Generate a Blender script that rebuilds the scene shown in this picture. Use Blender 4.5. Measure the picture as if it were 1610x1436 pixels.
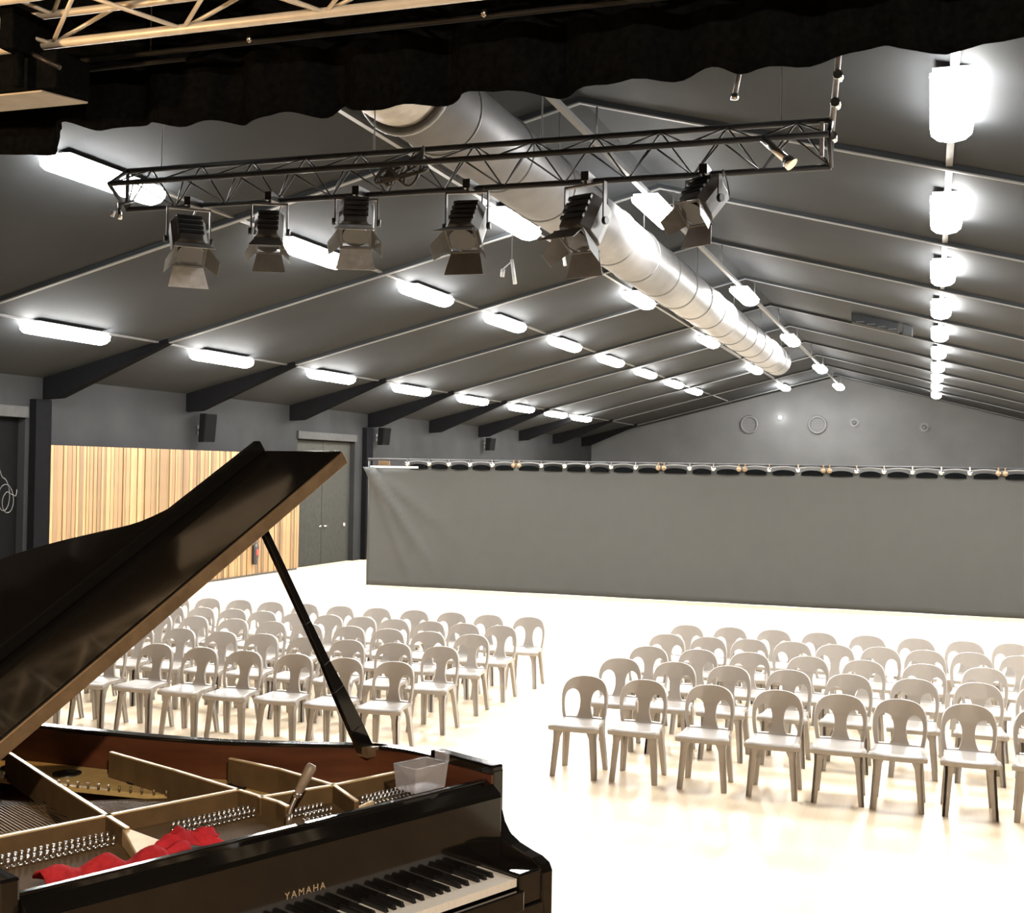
import bpy, bmesh, math, random
from mathutils import Vector, Matrix
R = math.radians
PI = math.pi
random.seed(7)
scene = bpy.context.scene
for o in list(bpy.data.objects):
    bpy.data.objects.remove(o)
C = scene.collection

# ------------------------------------------------------------------ camera
CAM_H = 2.62
cam_data = bpy.data.cameras.new('camera')
cam_data.sensor_fit = 'HORIZONTAL'
cam_data.sensor_width = 36.0
cam_data.lens = 1930.88 / 1610.0 * 36.0
cam_data.clip_start = 0.05
cam_data.clip_end = 300
cam = bpy.data.objects.new('camera', cam_data)
C.objects.link(cam)
right = Vector((0.94609248, 0.32340059, 0.01791843))
down = Vector((0.01357546, 0.01568003, -0.9997849))
fwd = Vector((-0.32361199, 0.94613223, 0.01044444))
M = Matrix.Identity(4)
for i in range(3):
    M[i][0] = right[i]
    M[i][1] = -down[i]
    M[i][2] = -fwd[i]
M[2][3] = CAM_H
cam.matrix_world = M
scene.camera = cam

# ------------------------------------------------------------------ world, exposure
world = bpy.data.worlds.new('world')
scene.world = world
world.use_nodes = True
world.node_tree.nodes['Background'].inputs[0].default_value = (0.02, 0.02, 0.022, 1)
world.node_tree.nodes['Background'].inputs[1].default_value = 0.3
vs = scene.view_settings
vs.view_transform = 'Standard'
vs.look = 'None'
vs.gamma = 1.0
vs.use_curve_mapping = False
vs.exposure = 0.0
LAMP_STRENGTH = 172.0        # the hall's ceiling battens
STAGE_LAMP_W = 170.0         # warm work lamps over the stage

# ------------------------------------------------------------------ materials
def mat(name, col, rough=0.6, metal=0.0, noise=0.0, scale=8.0, bump=0.0, coat=0.0, spec=0.5, emit=None, estr=0.0, stretch=(1, 1, 1), objrand=0.0):
    m = bpy.data.materials.new(name)
    m.use_nodes = True
    nt = m.node_tree
    b = nt.nodes['Principled BSDF']
    b.inputs['Base Color'].default_value = (*col, 1)
    b.inputs['Roughness'].default_value = rough
    b.inputs['Metallic'].default_value = metal
    b.inputs['Specular IOR Level'].default_value = spec
    if coat:
        b.inputs['Coat Weight'].default_value = coat
        b.inputs['Coat Roughness'].default_value = 0.05
    if emit:
        b.inputs['Emission Color'].default_value = (*emit, 1)
        b.inputs['Emission Strength'].default_value = estr
    if noise or bump or objrand:
        tc = nt.nodes.new('ShaderNodeTexCoord')
        mp = nt.nodes.new('ShaderNodeMapping')
        mp.inputs['Scale'].default_value = stretch
        nt.links.new(tc.outputs['Object'], mp.inputs['Vector'])
        nz = nt.nodes.new('ShaderNodeTexNoise')
        nz.inputs['Scale'].default_value = scale
        nz.inputs['Detail'].default_value = 4
        nt.links.new(mp.outputs[0], nz.inputs['Vector'])
        rp = nt.nodes.new('ShaderNodeValToRGB')
        rp.color_ramp.elements[0].position = 0.3
        rp.color_ramp.elements[1].position = 0.7
        lo = tuple(max(0, c * (1 - noise)) for c in col)
        hi = tuple(min(1, c * (1 + noise)) for c in col)
        rp.color_ramp.elements[0].color = (*lo, 1)
        rp.color_ramp.elements[1].color = (*hi, 1)
        nt.links.new(nz.outputs['Fac'], rp.inputs[0])
        out = rp.outputs[0]
        if objrand:
            oi = nt.nodes.new('ShaderNodeObjectInfo')
            mr = nt.nodes.new('ShaderNodeMapRange')
            mr.inputs['To Min'].default_value = 1 - objrand
            mr.inputs['To Max'].default_value = 1 + objrand
            nt.links.new(oi.outputs['Random'], mr.inputs[0])
            mx = nt.nodes.new('ShaderNodeVectorMath')
            mx.operation = 'SCALE'
            nt.links.new(out, mx.inputs[0])
            nt.links.new(mr.outputs[0], mx.inputs['Scale'])
            out = mx.outputs[0]
        nt.links.new(out, b.inputs['Base Color'])
        if bump:
            bp = nt.nodes.new('ShaderNodeBump')
            bp.inputs['Strength'].default_value = bump
            bp.inputs['Distance'].default_value = 0.02
            nt.links.new(nz.outputs['Fac'], bp.inputs['Height'])
            nt.links.new(bp.outputs[0], b.inputs['Normal'])
    return m

MT = {}
MT['wall'] = mat('grey_wall_paint', (0.021, 0.0212, 0.0218), 0.9, noise=0.12, scale=1.2, bump=0.05, spec=0.03)
MT['backwall'] = mat('back_wall_paint', (0.075, 0.0765, 0.078), 0.8, noise=0.1, scale=0.8, spec=0.2)
MT['ceil'] = mat('ceiling_panel', (0.0185, 0.020, 0.0215), 0.85, noise=0.1, scale=0.7, spec=0.08)
MT['steel'] = mat('dark_painted_steel', (0.017, 0.0185, 0.020), 0.85, noise=0.1, scale=3, spec=0.1)
MT['flange'] = mat('grey_lit_flange', (0.13, 0.13, 0.128), 0.6, noise=0.12, scale=2, spec=0.2)
MT['rail'] = mat('lighting_rail_metal', (0.09, 0.09, 0.09), 0.5, metal=0.3, noise=0.1)
MT['haunch'] = mat('black_haunch_paint', (0.006, 0.006, 0.0065), 0.9, noise=0.1, spec=0.0)
MT['drape'] = mat('black_stage_drape', (0.0045, 0.005, 0.0055), 1.0, noise=0.3, scale=30, bump=0.1, spec=0.0)
MT['curtain'] = mat('charcoal_curtain_cloth', (0.060, 0.0615, 0.059), 0.75, noise=0.03, scale=3, bump=0.02, spec=0.25)
MT['slat'] = mat('pale_pine_slat', (0.19, 0.112, 0.047), 0.7, noise=0.16, scale=3.0, stretch=(6, 6, 0.6), objrand=0.42)
MT['slatback'] = mat('slat_backing', (0.05, 0.028, 0.012), 0.8, noise=0.2)
MT['door'] = mat('dark_door_paint', (0.005, 0.005, 0.005), 0.9, noise=0.12, spec=0.0)
MT['door2'] = mat('olive_grey_door_paint', (0.030, 0.030, 0.026), 0.8, noise=0.1, spec=0.05)
MT['header'] = mat('pale_header_metal', (0.03, 0.03, 0.029), 0.7, noise=0.1, spec=0.1)
MT['chair'] = mat('taupe_resin', (0.42, 0.388, 0.352), 0.38, noise=0.05, scale=3, spec=0.5, objrand=0.05)
MT['black'] = mat('black_metal', (0.02, 0.02, 0.021), 0.45, noise=0.1, scale=10)
MT['grille'] = mat('black_grille_cloth', (0.006, 0.006, 0.006), 0.95, noise=0.4, scale=80, spec=0.0)
MT['cab'] = mat('black_speaker_paint', (0.008, 0.008, 0.008), 0.8, noise=0.1, spec=0.1)
MT['spotbody'] = mat('dark_lantern_enamel', (0.13, 0.13, 0.13), 0.5, noise=0.1, scale=10)
MT['flap'] = mat('worn_grey_flap', (0.5, 0.51, 0.52), 0.55, metal=0.1, noise=0.2, scale=14)
MT['chrome'] = mat('chrome', (0.8, 0.8, 0.8), 0.22, metal=1.0, noise=0.05)
MT['alu'] = mat('aluminium_tube', (0.80, 0.76, 0.68), 0.45, metal=0.25, noise=0.08, scale=12)
MT['truss'] = mat('black_truss_paint', (0.032, 0.032, 0.034), 0.55, noise=0.12, scale=10, spec=0.3)
MT['duct'] = mat('galvanised_duct', (0.18, 0.18, 0.185), 0.42, metal=0.4, noise=0.1, scale=3)
MT['sleeve'] = mat('beige_flexible_duct', (0.34, 0.31, 0.27), 0.55, metal=0.2, noise=0.2, scale=6)
MT['ductring'] = mat('duct_joint_band', (0.14, 0.14, 0.135), 0.5, metal=0.4, noise=0.1)
MT['lamp'] = mat('lit_diffuser', (0.9, 0.9, 0.9), 0.4, emit=(1.0, 0.985, 0.955), estr=LAMP_STRENGTH)
MT['lamphouse'] = mat('white_batten_housing', (0.6, 0.6, 0.6), 0.4, noise=0.05)
MT['stage'] = mat('stage_boards', (0.30, 0.19, 0.10), 0.45, noise=0.3, scale=3, stretch=(1, 9, 1))
MT['pianoblack'] = mat('piano_black_lacquer', (0.006, 0.0055, 0.005), 0.09, noise=0.2, scale=3, coat=0.6, spec=0.55)
MT['pianobrown'] = mat('inner_rim_mahogany', (0.095, 0.032, 0.015), 0.3, noise=0.3, scale=3, stretch=(1, 1, 8))
MT['sideveneer'] = mat('piano_side_reflective_brown', (0.006, 0.0055, 0.005), 0.09, noise=0.2, coat=0.5)
MT['soundboard'] = mat('spruce_soundboard', (0.24, 0.13, 0.05), 0.4, noise=0.2, scale=4, stretch=(12, 1, 1))
MT['plate'] = mat('gold_cast_iron', (0.72, 0.52, 0.22), 0.42, metal=0.15, noise=0.12, scale=25, bump=0.05)
MT['platelip'] = mat('pale_gold_edge', (0.75, 0.58, 0.34), 0.4, metal=0.3, noise=0.08, scale=25)
MT['pinblock'] = mat('dark_bronze_plate', (0.12, 0.075, 0.034), 0.75, metal=0.0, spec=0.2, noise=0.15, scale=18)
MT['pins'] = mat('nickel_tuning_pins', (0.72, 0.72, 0.72), 0.2, metal=1.0, noise=0.05)
MT['string'] = mat('copper_steel_strings', (0.2, 0.16, 0.11), 0.4, metal=0.7, noise=0.2, scale=60)
MT['ivory'] = mat('white_key_plastic', (0.9, 0.88, 0.83), 0.25, noise=0.03)
MT['ebony'] = mat('black_key_plastic', (0.012, 0.011, 0.011), 0.35, noise=0.1)
MT['brass'] = mat('aged_brass', (0.26, 0.185, 0.11), 0.35, metal=0.5, noise=0.2, scale=20)
MT['letter'] = mat('gold_lettering', (0.62, 0.5, 0.34), 0.4, metal=0.4, noise=0.05)
MT['redfelt'] = mat('red_felt', (0.46, 0.03, 0.038), 0.95, noise=0.2, scale=60, bump=0.3, spec=0.1)
MT['redcloth'] = mat('red_cloth', (0.50, 0.03, 0.042), 0.9, noise=0.25, scale=20, bump=0.2, spec=0.1)
MT['handle'] = mat('worn_wood_handle', (0.26, 0.21, 0.16), 0.45, noise=0.25, scale=10, stretch=(1, 1, 4))
MT['steelbright'] = mat('tool_steel', (0.7, 0.66, 0.6), 0.3, metal=0.9, noise=0.05)
MT['red'] = mat('red_enamel', (0.55, 0.02, 0.02), 0.35, noise=0.05)
MT['white'] = mat('white_card', (0.75, 0.74, 0.7), 0.6, noise=0.05)
MT['pale'] = mat('pale_beige_board', (0.42, 0.39, 0.34), 0.7, noise=0.08)
MT['cable'] = mat('grey_cable_sheath', (0.12, 0.12, 0.12), 0.5, noise=0.05)
MT['glass'] = mat('dark_lens_glass', (0.05, 0.05, 0.055), 0.08, noise=0.05, coat=0.5)
MT['warmlamp'] = mat('warm_lamp_glass', (0.9, 0.8, 0.6), 0.4, emit=(1.0, 0.72, 0.42), estr=25.0)
MT['pipedark'] = mat('dark_pipe_paint', (0.014, 0.0145, 0.015), 0.6, noise=0.1, spec=0.25)
MT['vent'] = mat('vent_grey', (0.075, 0.075, 0.078), 0.6, noise=0.1)
# clear plastic
m = bpy.data.materials.new('clear_smoky_plastic')
m.use_nodes = True
nt = m.node_tree
b = nt.nodes['Principled BSDF']
b.inputs['Base Color'].default_value = (0.62, 0.62, 0.64, 1)
b.inputs['Roughness'].default_value = 0.18
tr = nt.nodes.new('ShaderNodeBsdfTransparent')
tr.inputs[0].default_value = (0.86, 0.86, 0.88, 1)
mx = nt.nodes.new('ShaderNodeMixShader')
mx.inputs[0].default_value = 0.32
nt.links.new(tr.outputs[0], mx.inputs[1])
nt.links.new(b.outputs[0], mx.inputs[2])
nt.links.new(mx.outputs[0], nt.nodes['Material Output'].inputs['Surface'])
MT['clear'] = m
# maple floor: plank tone and grain as colour, satin finish
m = bpy.data.materials.new('pale_maple_floor')
m.use_nodes = True
nt = m.node_tree
b = nt.nodes['Principled BSDF']
tc = nt.nodes.new('ShaderNodeTexCoord')
mp = nt.nodes.new('ShaderNodeMapping')
mp.inputs['Rotation'].default_value = (0, 0, PI / 2)
nt.links.new(tc.outputs['Object'], mp.inputs[0])
br = nt.nodes.new('ShaderNodeTexBrick')
br.inputs['Color1'].default_value = (0.70, 0.575, 0.41, 1)
br.inputs['Color2'].default_value = (0.67, 0.545, 0.385, 1)
br.inputs['Mortar'].default_value = (0.62, 0.50, 0.345, 1)
br.inputs['Scale'].default_value = 1.0
br.inputs['Mortar Size'].default_value = 0.002
br.inputs['Brick Width'].default_value = 1.6
br.inputs['Row Height'].default_value = 0.09
nt.links.new(mp.outputs[0], br.inputs['Vector'])
nz = nt.nodes.new('ShaderNodeTexNoise')
nz.inputs['Scale'].default_value = 1.3
nz.inputs['Detail'].default_value = 5
nt.links.new(tc.outputs['Object'], nz.inputs['Vector'])
mr = nt.nodes.new('ShaderNodeMapRange')
mr.inputs['To Min'].default_value = 0.9
mr.inputs['To Max'].default_value = 1.1
nt.links.new(nz.outputs['Fac'], mr.inputs[0])
sc = nt.nodes.new('ShaderNodeVectorMath')
sc.operation = 'SCALE'
nt.links.new(br.outputs[0], sc.inputs[0])
nt.links.new(mr.outputs[0], sc.inputs['Scale'])
nt.links.new(sc.outputs[0], b.inputs['Base Color'])
b.inputs['Roughness'].default_value = 0.42
b.inputs['Coat Weight'].default_value = 0.15
b.inputs['Coat Roughness'].default_value = 0.25
MT['floor'] = m

# ------------------------------------------------------------------ helpers
class MB:
    def __init__(s):
        s.v = []; s.f = []; s.sm = []
    def add(s, vs, fs, smooth=False):
        n = len(s.v)
        s.v += [tuple(p) for p in vs]
        s.f += [tuple(i + n for i in f) for f in fs]
        s.sm += [smooth] * len(fs)
        return s
    def box(s, a, b):
        x0, y0, z0 = a; x1, y1, z1 = b
        vs = [(x0, y0, z0), (x1, y0, z0), (x1, y1, z0), (x0, y1, z0), (x0, y0, z1), (x1, y0, z1), (x1, y1, z1), (x0, y1, z1)]
        return s.add(vs, [(0, 3, 2, 1), (4, 5, 6, 7), (0, 1, 5, 4), (1, 2, 6, 5), (2, 3, 7, 6), (3, 0, 4, 7)])
    def hexa(s, bot, top):
        return s.add(list(bot) + list(top), [(3, 2, 1, 0), (4, 5, 6, 7), (0, 1, 5, 4), (1, 2, 6, 5), (2, 3, 7, 6), (3, 0, 4, 7)])
    def cyl(s, p, q, r0, r1=None, n=12, caps=True, smooth=True):
        r1 = r0 if r1 is None else r1
        p = Vector(p); q = Vector(q); d = (q - p).normalized()
        a = d.orthogonal().normalized(); b = d.cross(a)
        vs = []
        for c, r in ((p, r0), (q, r1)):
            for i in range(n):
                t = 2 * PI * i / n
                vs.append(c + a * (r * math.cos(t)) + b * (r * math.sin(t)))
        s.add(vs, [(i, (i + 1) % n, n + (i + 1) % n, n + i) for i in range(n)], smooth)
        if caps:
            k = len(s.v) - 2 * n
            s.f += [tuple(k + i for i in reversed(range(n))), tuple(k + n + i for i in range(n))]
            s.sm += [False, False]
        return s
    def tube(s, pts, r, n=8, closed=False):
        pts = [Vector(p) for p in pts]
        m = len(pts); vs = []
        up = None
        for i, p in enumerate(pts):
            if closed:
                d = pts[(i + 1) % m] - pts[i - 1]
            else:
                d = pts[min(i + 1, m - 1)] - pts[max(i - 1, 0)]
            d.normalize()
            if up is None:
                up = d.orthogonal().normalized()
            up = (up - d * up.dot(d))
            up = up.normalized() if up.length > 1e-6 else d.orthogonal().normalized()
            b = d.cross(up)
            rr = r[i] if isinstance(r, (list, tuple)) else r
            for k in range(n):
                t = 2 * PI * k / n
                vs.append(p + up * (rr * math.cos(t)) + b * (rr * math.sin(t)))
        fs = []
        for i in range(m if closed else m - 1):
            j = (i + 1) % m
            fs += [(i * n + k, i * n + (k + 1) % n, j * n + (k + 1) % n, j * n + k) for k in range(n)]
        s.add(vs, fs, True)
        if not closed:
            k0 = len(s.v) - m * n
            s.f += [tuple(k0 + i for i in reversed(range(n))), tuple(k0 + (m - 1) * n + i for i in range(n))]
            s.sm += [False, False]
        return s
    def lathe(s, c, prof, n=20, axis='z'):
        vs = []
        for r, h in prof:
            for i in range(n):
                t = 2 * PI * i / n
                x, y = r * math.cos(t), r * math.sin(t)
                p = {'z': (x, y, h), 'y': (x, h, y), 'x': (h, x, y)}[axis]
                vs.append((c[0] + p[0], c[1] + p[1], c[2] + p[2]))
        m = len(prof)
        fs = [(j * n + i, j * n + (i + 1) % n, (j + 1) * n + (i + 1) % n, (j + 1) * n + i) for j in range(m - 1) for i in range(n)]
        return s.add(vs, fs, True)
    def prism(s, poly, f0, f1, smooth_sides=False):
        """poly: 2D list, f0/f1 map (a, b) to the two 3D faces"""
        n = len(poly)
        vs = [f0(*p) for p in poly] + [f1(*p) for p in poly]
        k = len(s.v)
        s.add(vs, [(i, (i + 1) % n, n + (i + 1) % n, n + i) for i in range(n)], smooth_sides)
        s.f += [tuple(k + i for i in reversed(range(n))), tuple(k + n + i for i in range(n))]
        s.sm += [False, False]
        return s
    def mesh(s, name, keep=False):
        me = bpy.data.meshes.new(name)
        me.from_pydata(s.v, [], s.f)
        me.polygons.foreach_set('use_smooth', s.sm)
        if not keep:
            bm = bmesh.new(); bm.from_mesh(me)
            bmesh.ops.recalc_face_normals(bm, faces=bm.faces)
            bm.to_mesh(me); bm.free()
        me.update()
        return me
    def build(s, name, material, parent=None, bevel=0.0, **kw):
        o = bpy.data.objects.new(name, s.mesh(name))
        o.data.materials.append(MT[material] if isinstance(material, str) else material)
        C.objects.link(o)
        if parent:
            o.parent = parent
        if bevel:
            bv = o.modifiers.new('bevel', 'BEVEL')
            bv.width = bevel; bv.segments = 2; bv.limit_method = 'ANGLE'; bv.angle_limit = R(40)
        tag(o, **kw)
        return o

def tag(o, label=None, cat=None, group=None, kind=None):
    if label: o['label'] = label
    if cat: o['category'] = cat
    if group: o['group'] = group
    if kind: o['kind'] = kind
    return o
def empty(name, loc=(0, 0, 0), rz=0.0, **kw):
    o = bpy.data.objects.new(name, None)
    o.empty_display_size = 0.2
    o.location = loc; o.rotation_euler = (0, 0, rz)
    C.objects.link(o)
    return tag(o, **kw)
def mesh_obj(name, me, parent=None, loc=None, rot=None):
    o = bpy.data.objects.new(name, me)
    C.objects.link(o)
    if parent: o.parent = parent
    if loc: o.location = loc
    if rot: o.rotation_euler = rot
    return o
def copy_tree(o, parent=None):
    c = o.copy(); C.objects.link(c)
    c.parent = parent
    for ch in list(o.children):
        copy_tree(ch, c)
    return c
ORD = ['first', 'second', 'third', 'fourth', 'fifth', 'sixth', 'seventh', 'eighth', 'ninth', 'tenth', 'eleventh', 'twelfth']
def spline(pts, n=6, closed=False):
    """Catmull-Rom through 2D/3D points"""
    P = [Vector(p) for p in pts]; out = []
    m = len(P)
    for i in range(m if closed else m - 1):
        p0 = P[i - 1] if (i > 0 or closed) else P[0]
        p1 = P[i]; p2 = P[(i + 1) % m]
        p3 = P[(i + 2) % m] if (i + 2 < m or closed) else P[-1]
        for k in range(n):
            t = k / n
            out.append(0.5 * ((2 * p1) + (p2 - p0) * t + (2 * p0 - 5 * p1 + 4 * p2 - p3) * t * t + (3 * p1 - p0 - 3 * p2 + p3) * t ** 3))
    if not closed: out.append(P[-1])
    return out

# ------------------------------------------------------------------ hall shell
XL, XR, YB, YR, RIDGE = -15.2, 7.2, 56.0, -5.0, -3.96
SL = 0.255
def zraf(x):                      # underside of the rafters
    return 4.1 + SL * (x + 15) if x < RIDGE else 5.9055 - SL * x
DEP = 0.07                        # rafter depth, ceiling lies above
def zceil(x): return zraf(x) + DEP

MB().box((XL - 0.3, YR - 0.3, -0.2), (XR + 0.3, YB + 0.3, 0)).build('floor', 'floor', kind='structure', label='pale maple boarded hall floor with a satin shine')
mb = MB()
for x0, x1 in ((XL - 0.3, RIDGE), (RIDGE, XR + 0.3)):
    a, bz = zceil(x0), zceil(x1)
    if x1 == RIDGE: bz = zceil(RIDGE - 1e-6)
    else: a = zceil(RIDGE - 1e-6)
    mb.hexa([(x0, YR, a), (x1, YR, bz), (x1, YB, bz), (x0, YB, a)], [(x0, YR, a + .1), (x1, YR, bz + .1), (x1, YB, bz + .1), (x0, YB, a + .1)])
mb.build('ceiling', 'ceil', kind='structure', label='dark grey pitched ceiling of the hall')
# left wall with two door openings
D1 = (14.2, 17.78, 3.38); D2 = (27.65, 30.92, 3.30)
zt = zceil(XL) + 0.05
mb = MB()
mb.box((XL - .3, YR, 0), (XL, D1[0], zt)).box((XL - .3, D1[0], D1[2]), (XL, D1[1], zt)).box((XL - .3, D1[1], 0), (XL, D2[0], zt))
mb.box((XL - .3, D2[0], D2[2]), (XL, D2[1], zt)).box((XL - .3, D2[1], 0), (XL, YB, zt))
mb.build('wall_left', 'wall', kind='structure', label='dark grey painted side wall of the hall')
MB().box((XR, YR, 0), (XR + .3, YB, zceil(XR) + .05)).build('wall_right', 'wall', kind='structure', label='dark grey side wall on the right')
def gable(y0, y1, name, material, label):
    poly = [(XL - .3, 0), (XR + .3, 0), (XR + .3, zceil(XR + .3)), (RIDGE, zceil(RIDGE - 1e-6)), (XL - .3, zceil(XL - .3))]
    MB().prism(poly, lambda a, b: (a, y0, b), lambda a, b: (a, y1, b)).build(name, material, kind='structure', label=label)
gable(YB, YB + .3, 'wall_back', 'backwall', 'grey gable wall at the far end of the hall')
MT['timber'] = mat('stage_back_timber', (0.33, 0.21, 0.115), 0.6, noise=0.2, scale=2, stretch=(6, 6, 0.5))
gable(YR - .3, YR, 'wall_rear', 'timber', 'brown timber wall behind the stage')
# doors
for k, (d, mm, lab) in enumerate(((D1, 'door', 'black double door in the side wall nearest the piano lid'), (D2, 'door2', 'olive grey double door beyond the pine panel'))):
    t = empty('door_%d' % (k + 1), (XL, (d[0] + d[1]) / 2, 0), label=lab, kind='structure')
    w = (d[1] - d[0]) / 2
    for s_ in (-1, 1):
        lf = MB().box((-.2, min(0, s_ * w) + .01, .01), (-.14, max(0, s_ * w) - .01, d[2] - .02)).build('door_leaf', mm, t, bevel=.006)
        MB().cyl((-.14, s_ * .12, 1.02), (-.08, s_ * .12, 1.02), .02, n=8).cyl((-.085, s_ * .12, 1.02), (-.085, s_ * .24, 1.02), .014, n=8).build('door_handle', 'chrome', lf)
    MB().box((.0, -w - .05, d[2]), (.06, w + .02, d[2] + .2)).build('door_header', 'header', t, bevel=.01)
    if k == 1:
        MB().cyl((-.14, w - .35, 1.02), (-.1, w - .35, 1.02), .05, n=10).build('door_lock', 'chrome', t)

# portal frames
FR_Y = [9.3 + 4.5 * k for k in range(11)]
for k, y in enumerate(FR_Y):
    t = empty('portal_frame', (RIDGE, y, 0), label='dark steel portal frame under the roof, %s from the stage' % ORD[k], cat='roof frame', group='portal frames')
    for side in (-1, 1):
        xe = XL if side < 0 else XR
        mb = MB(); x0, x1 = min(xe, RIDGE), max(xe, RIDGE)
        za, zb = zraf(x0 if side < 0 else x0 + 1e-6), zraf(x1 - 1e-6)
        if side > 0: za = zraf(RIDGE - 1e-6)
        mb.hexa([(x0 - RIDGE, -.05, za + .015), (x1 - RIDGE, -.05, zb + .015), (x1 - RIDGE, .05, zb + .015), (x0 - RIDGE, .05, za + .015)],
                [(x0 - RIDGE, -.05, za + DEP), (x1 - RIDGE, -.05, zb + DEP), (x1 - RIDGE, .05, zb + DEP), (x0 - RIDGE, .05, za + DEP)])
        mb.build('rafter', 'steel', t)
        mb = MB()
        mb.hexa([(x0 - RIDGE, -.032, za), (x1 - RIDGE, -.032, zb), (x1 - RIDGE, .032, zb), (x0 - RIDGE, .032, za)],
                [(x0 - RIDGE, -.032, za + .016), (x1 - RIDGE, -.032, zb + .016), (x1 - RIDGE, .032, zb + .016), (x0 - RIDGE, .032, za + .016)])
        mb.build('flange', 'flange', t)  # paler than the web: the lit lower edge is put into the colour
        # haunch at the eaves
        xi = xe - side * 2.6
        poly = [(xe - RIDGE, 3.74), (xe - side * .35 - RIDGE, 3.76), (xi - RIDGE, zraf(xi) - .005), (xi - RIDGE, zraf(xi) + .2), (xe - RIDGE, zraf(xe) + .25)]
        MB().prism(poly, lambda a, b: (a, -.09, b), lambda a, b: (a, .09, b)).build('haunch', 'haunch', t)
        if side > 0 or k in (0, 1, 2, 5):
            xc = xe - RIDGE
            MB().box((min(xc, xc - side * .15), -.42, 0), (max(xc, xc - side * .15), -.01, 3.72)).build('column', 'haunch', t, bevel=.01)

# ------------------------------------------------------------------ light rails and battens
ROWS = [('side wall', -12.8, 4.66, [15.85, 20.3, 24.8, 29.3, 33.8, 38.3, 42.2, 45.6], 'rail above the pine panel'),
        ('left slope', -8.57, 5.74, [11.2, 15.85, 20.2, 24.5, 28.95, 33.5, 37.9, 42.4, 46.2], 'rail halfway up the left roof slope'),
        ('left of duct', -6.03, 6.36, [17.45, 25.9, 34.6, 44.2, 53.4], 'rail just left of the round duct'),
        ('right of duct', -3.75, 6.37, [17.2, 25.8, 34.6, 44.1, 53.2], 'rail just right of the round duct'),
        ('right slope', 0.13, 5.86, [11.2, 15.75, 20.3, 24.7, 29.0, 33.5, 37.9, 42.0, 46.2, 50.7], 'rail on the right roof slope'),
        ('right wall', 4.9, 4.62, [11.2, 15.75, 20.3, 24.7, 29.0, 33.5, 37.9, 42.0, 46.2], 'rail out of view beside the right wall')]  # unseen row mirroring the left wall's, added to brighten the right side
L2 = 0.83
pw = 0.19  # diffuser widened: the lamps' bloom is put into the shape
prof = [(-pw, 0.0), (-pw * .93, -.07), (-pw * .62, -.12), (0, -.145), (pw * .62, -.12), (pw * .93, -.07), (pw, 0.0)]
mb = MB()
mb.prism(prof, lambda a, b: (a, -L2, b), lambda a, b: (a, L2, b))
ME_DIFF = mb.mesh('diffuser'); ME_DIFF.materials.append(MT['lamp'])
mb = MB()
mb.box((-.17, -L2 + .02, 0), (.17, L2 - .02, .05))
ME_HOUSE = mb.mesh('housing'); ME_HOUSE.materials.append(MT['lamphouse'])
for rn, x, z, ys, rl in ROWS:
    t = empty('lighting_rail', (x, 5.6, z), label='long grey lighting ' + rl, cat='rail')
    MB().box((-.035, 0, .05), (.035, 49.5, .11)).build('rail', 'rail', t)
    for y in FR_Y:
        zz = zraf(x) - z
        if x == -3.75 or zz > .12:
            MB().cyl((0, y - 5.6, .1), (0, y - 5.6, zz + .01), .012, n=6).build('drop_rod', 'rail', t)
    for k, y in enumerate(ys):
        t = empty('ceiling_light', (x, y, z), label='lit batten lamp, %s from the stage on the %s' % (ORD[k], rl), cat='ceiling light', group='lamps on the ' + rl)
        mesh_obj('housing', ME_HOUSE, t); mesh_obj('diffuser', ME_DIFF, t)

# ------------------------------------------------------------------ round duct
DX, DZ, DR = -4.45, 6.0, 0.41
t = empty('air_duct', (DX, 8.0, DZ), label='long round galvanised air duct with joint bands hung under the roof ridge', cat='duct')
mb = MB(); n = 36
mb.cyl((0, 1.9, 0), (0, 29.5, 0), DR, n=n)
mb.build('duct_tube', 'duct', t)
for k in range(17):
    y = 2.75 + 1.6 * k
    a = [(math.cos(2 * PI * i / 32) * (DR + .004), y, math.sin(2 * PI * i / 32) * (DR + .004)) for i in range(32)]
    MB().tube(a, .016, n=6, closed=True).build('joint_band', 'ductring', t)
for y in FR_Y[:7]:
    for s_ in (-.25, .25):
        MB().cyl((s_, y - 8.0, .34), (s_, y - 8.0, zraf(DX) - DZ + .05), .008, n=5).build('hanger', 'rail', t)
# flexible corrugated sleeve on the near end of the duct, behind a dark collar
pr = [(.30, -.2)] + [(.375 + (.022 if i % 2 else 0), -.2 + i * .06) for i in range(36)]
MB().lathe((0, 0, 0), pr, n=32, axis='y').build('flexible_sleeve', 'sleeve', t, label='corrugated beige flexible sleeve')
MB().tube([(math.cos(2 * PI * i / 32) * (DR + .01), 1.9, math.sin(2 * PI * i / 32) * (DR + .01)) for i in range(32)], .04, n=8, closed=True).build('collar', 'ductring', t)

# ------------------------------------------------------------------ pine slat panel on the left wall
t = empty('slat_panel', (XL, 22.9, 0), label='pale pine panel of upright slats on the side wall', cat='wall panel')
MB().box((.0, -4.6, .04), (.09, 4.62, 2.88)).build('backing', 'slatback', t)
MB().box((.0, -4.6, 0), (.12, 4.62, .05)).build('plinth', 'black', t)
widths = [.07, .095, .12]
mes = []
for w in widths:
    mb = MB().box((0, -w / 2, 0), (.05, w / 2, 2.86))
    me = mb.mesh('slat'); me.materials.append(MT['slat']); mes.append((w, me))
rs = random.Random(3)
y = -4.6
while y < 4.55:
    w, me = rs.choice(mes)
    o = mesh_obj('slat', me, t, (.09 + rs.uniform(-.012, .012), y + w / 2, .05))
    y += w + rs.uniform(.010, .018)

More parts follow.
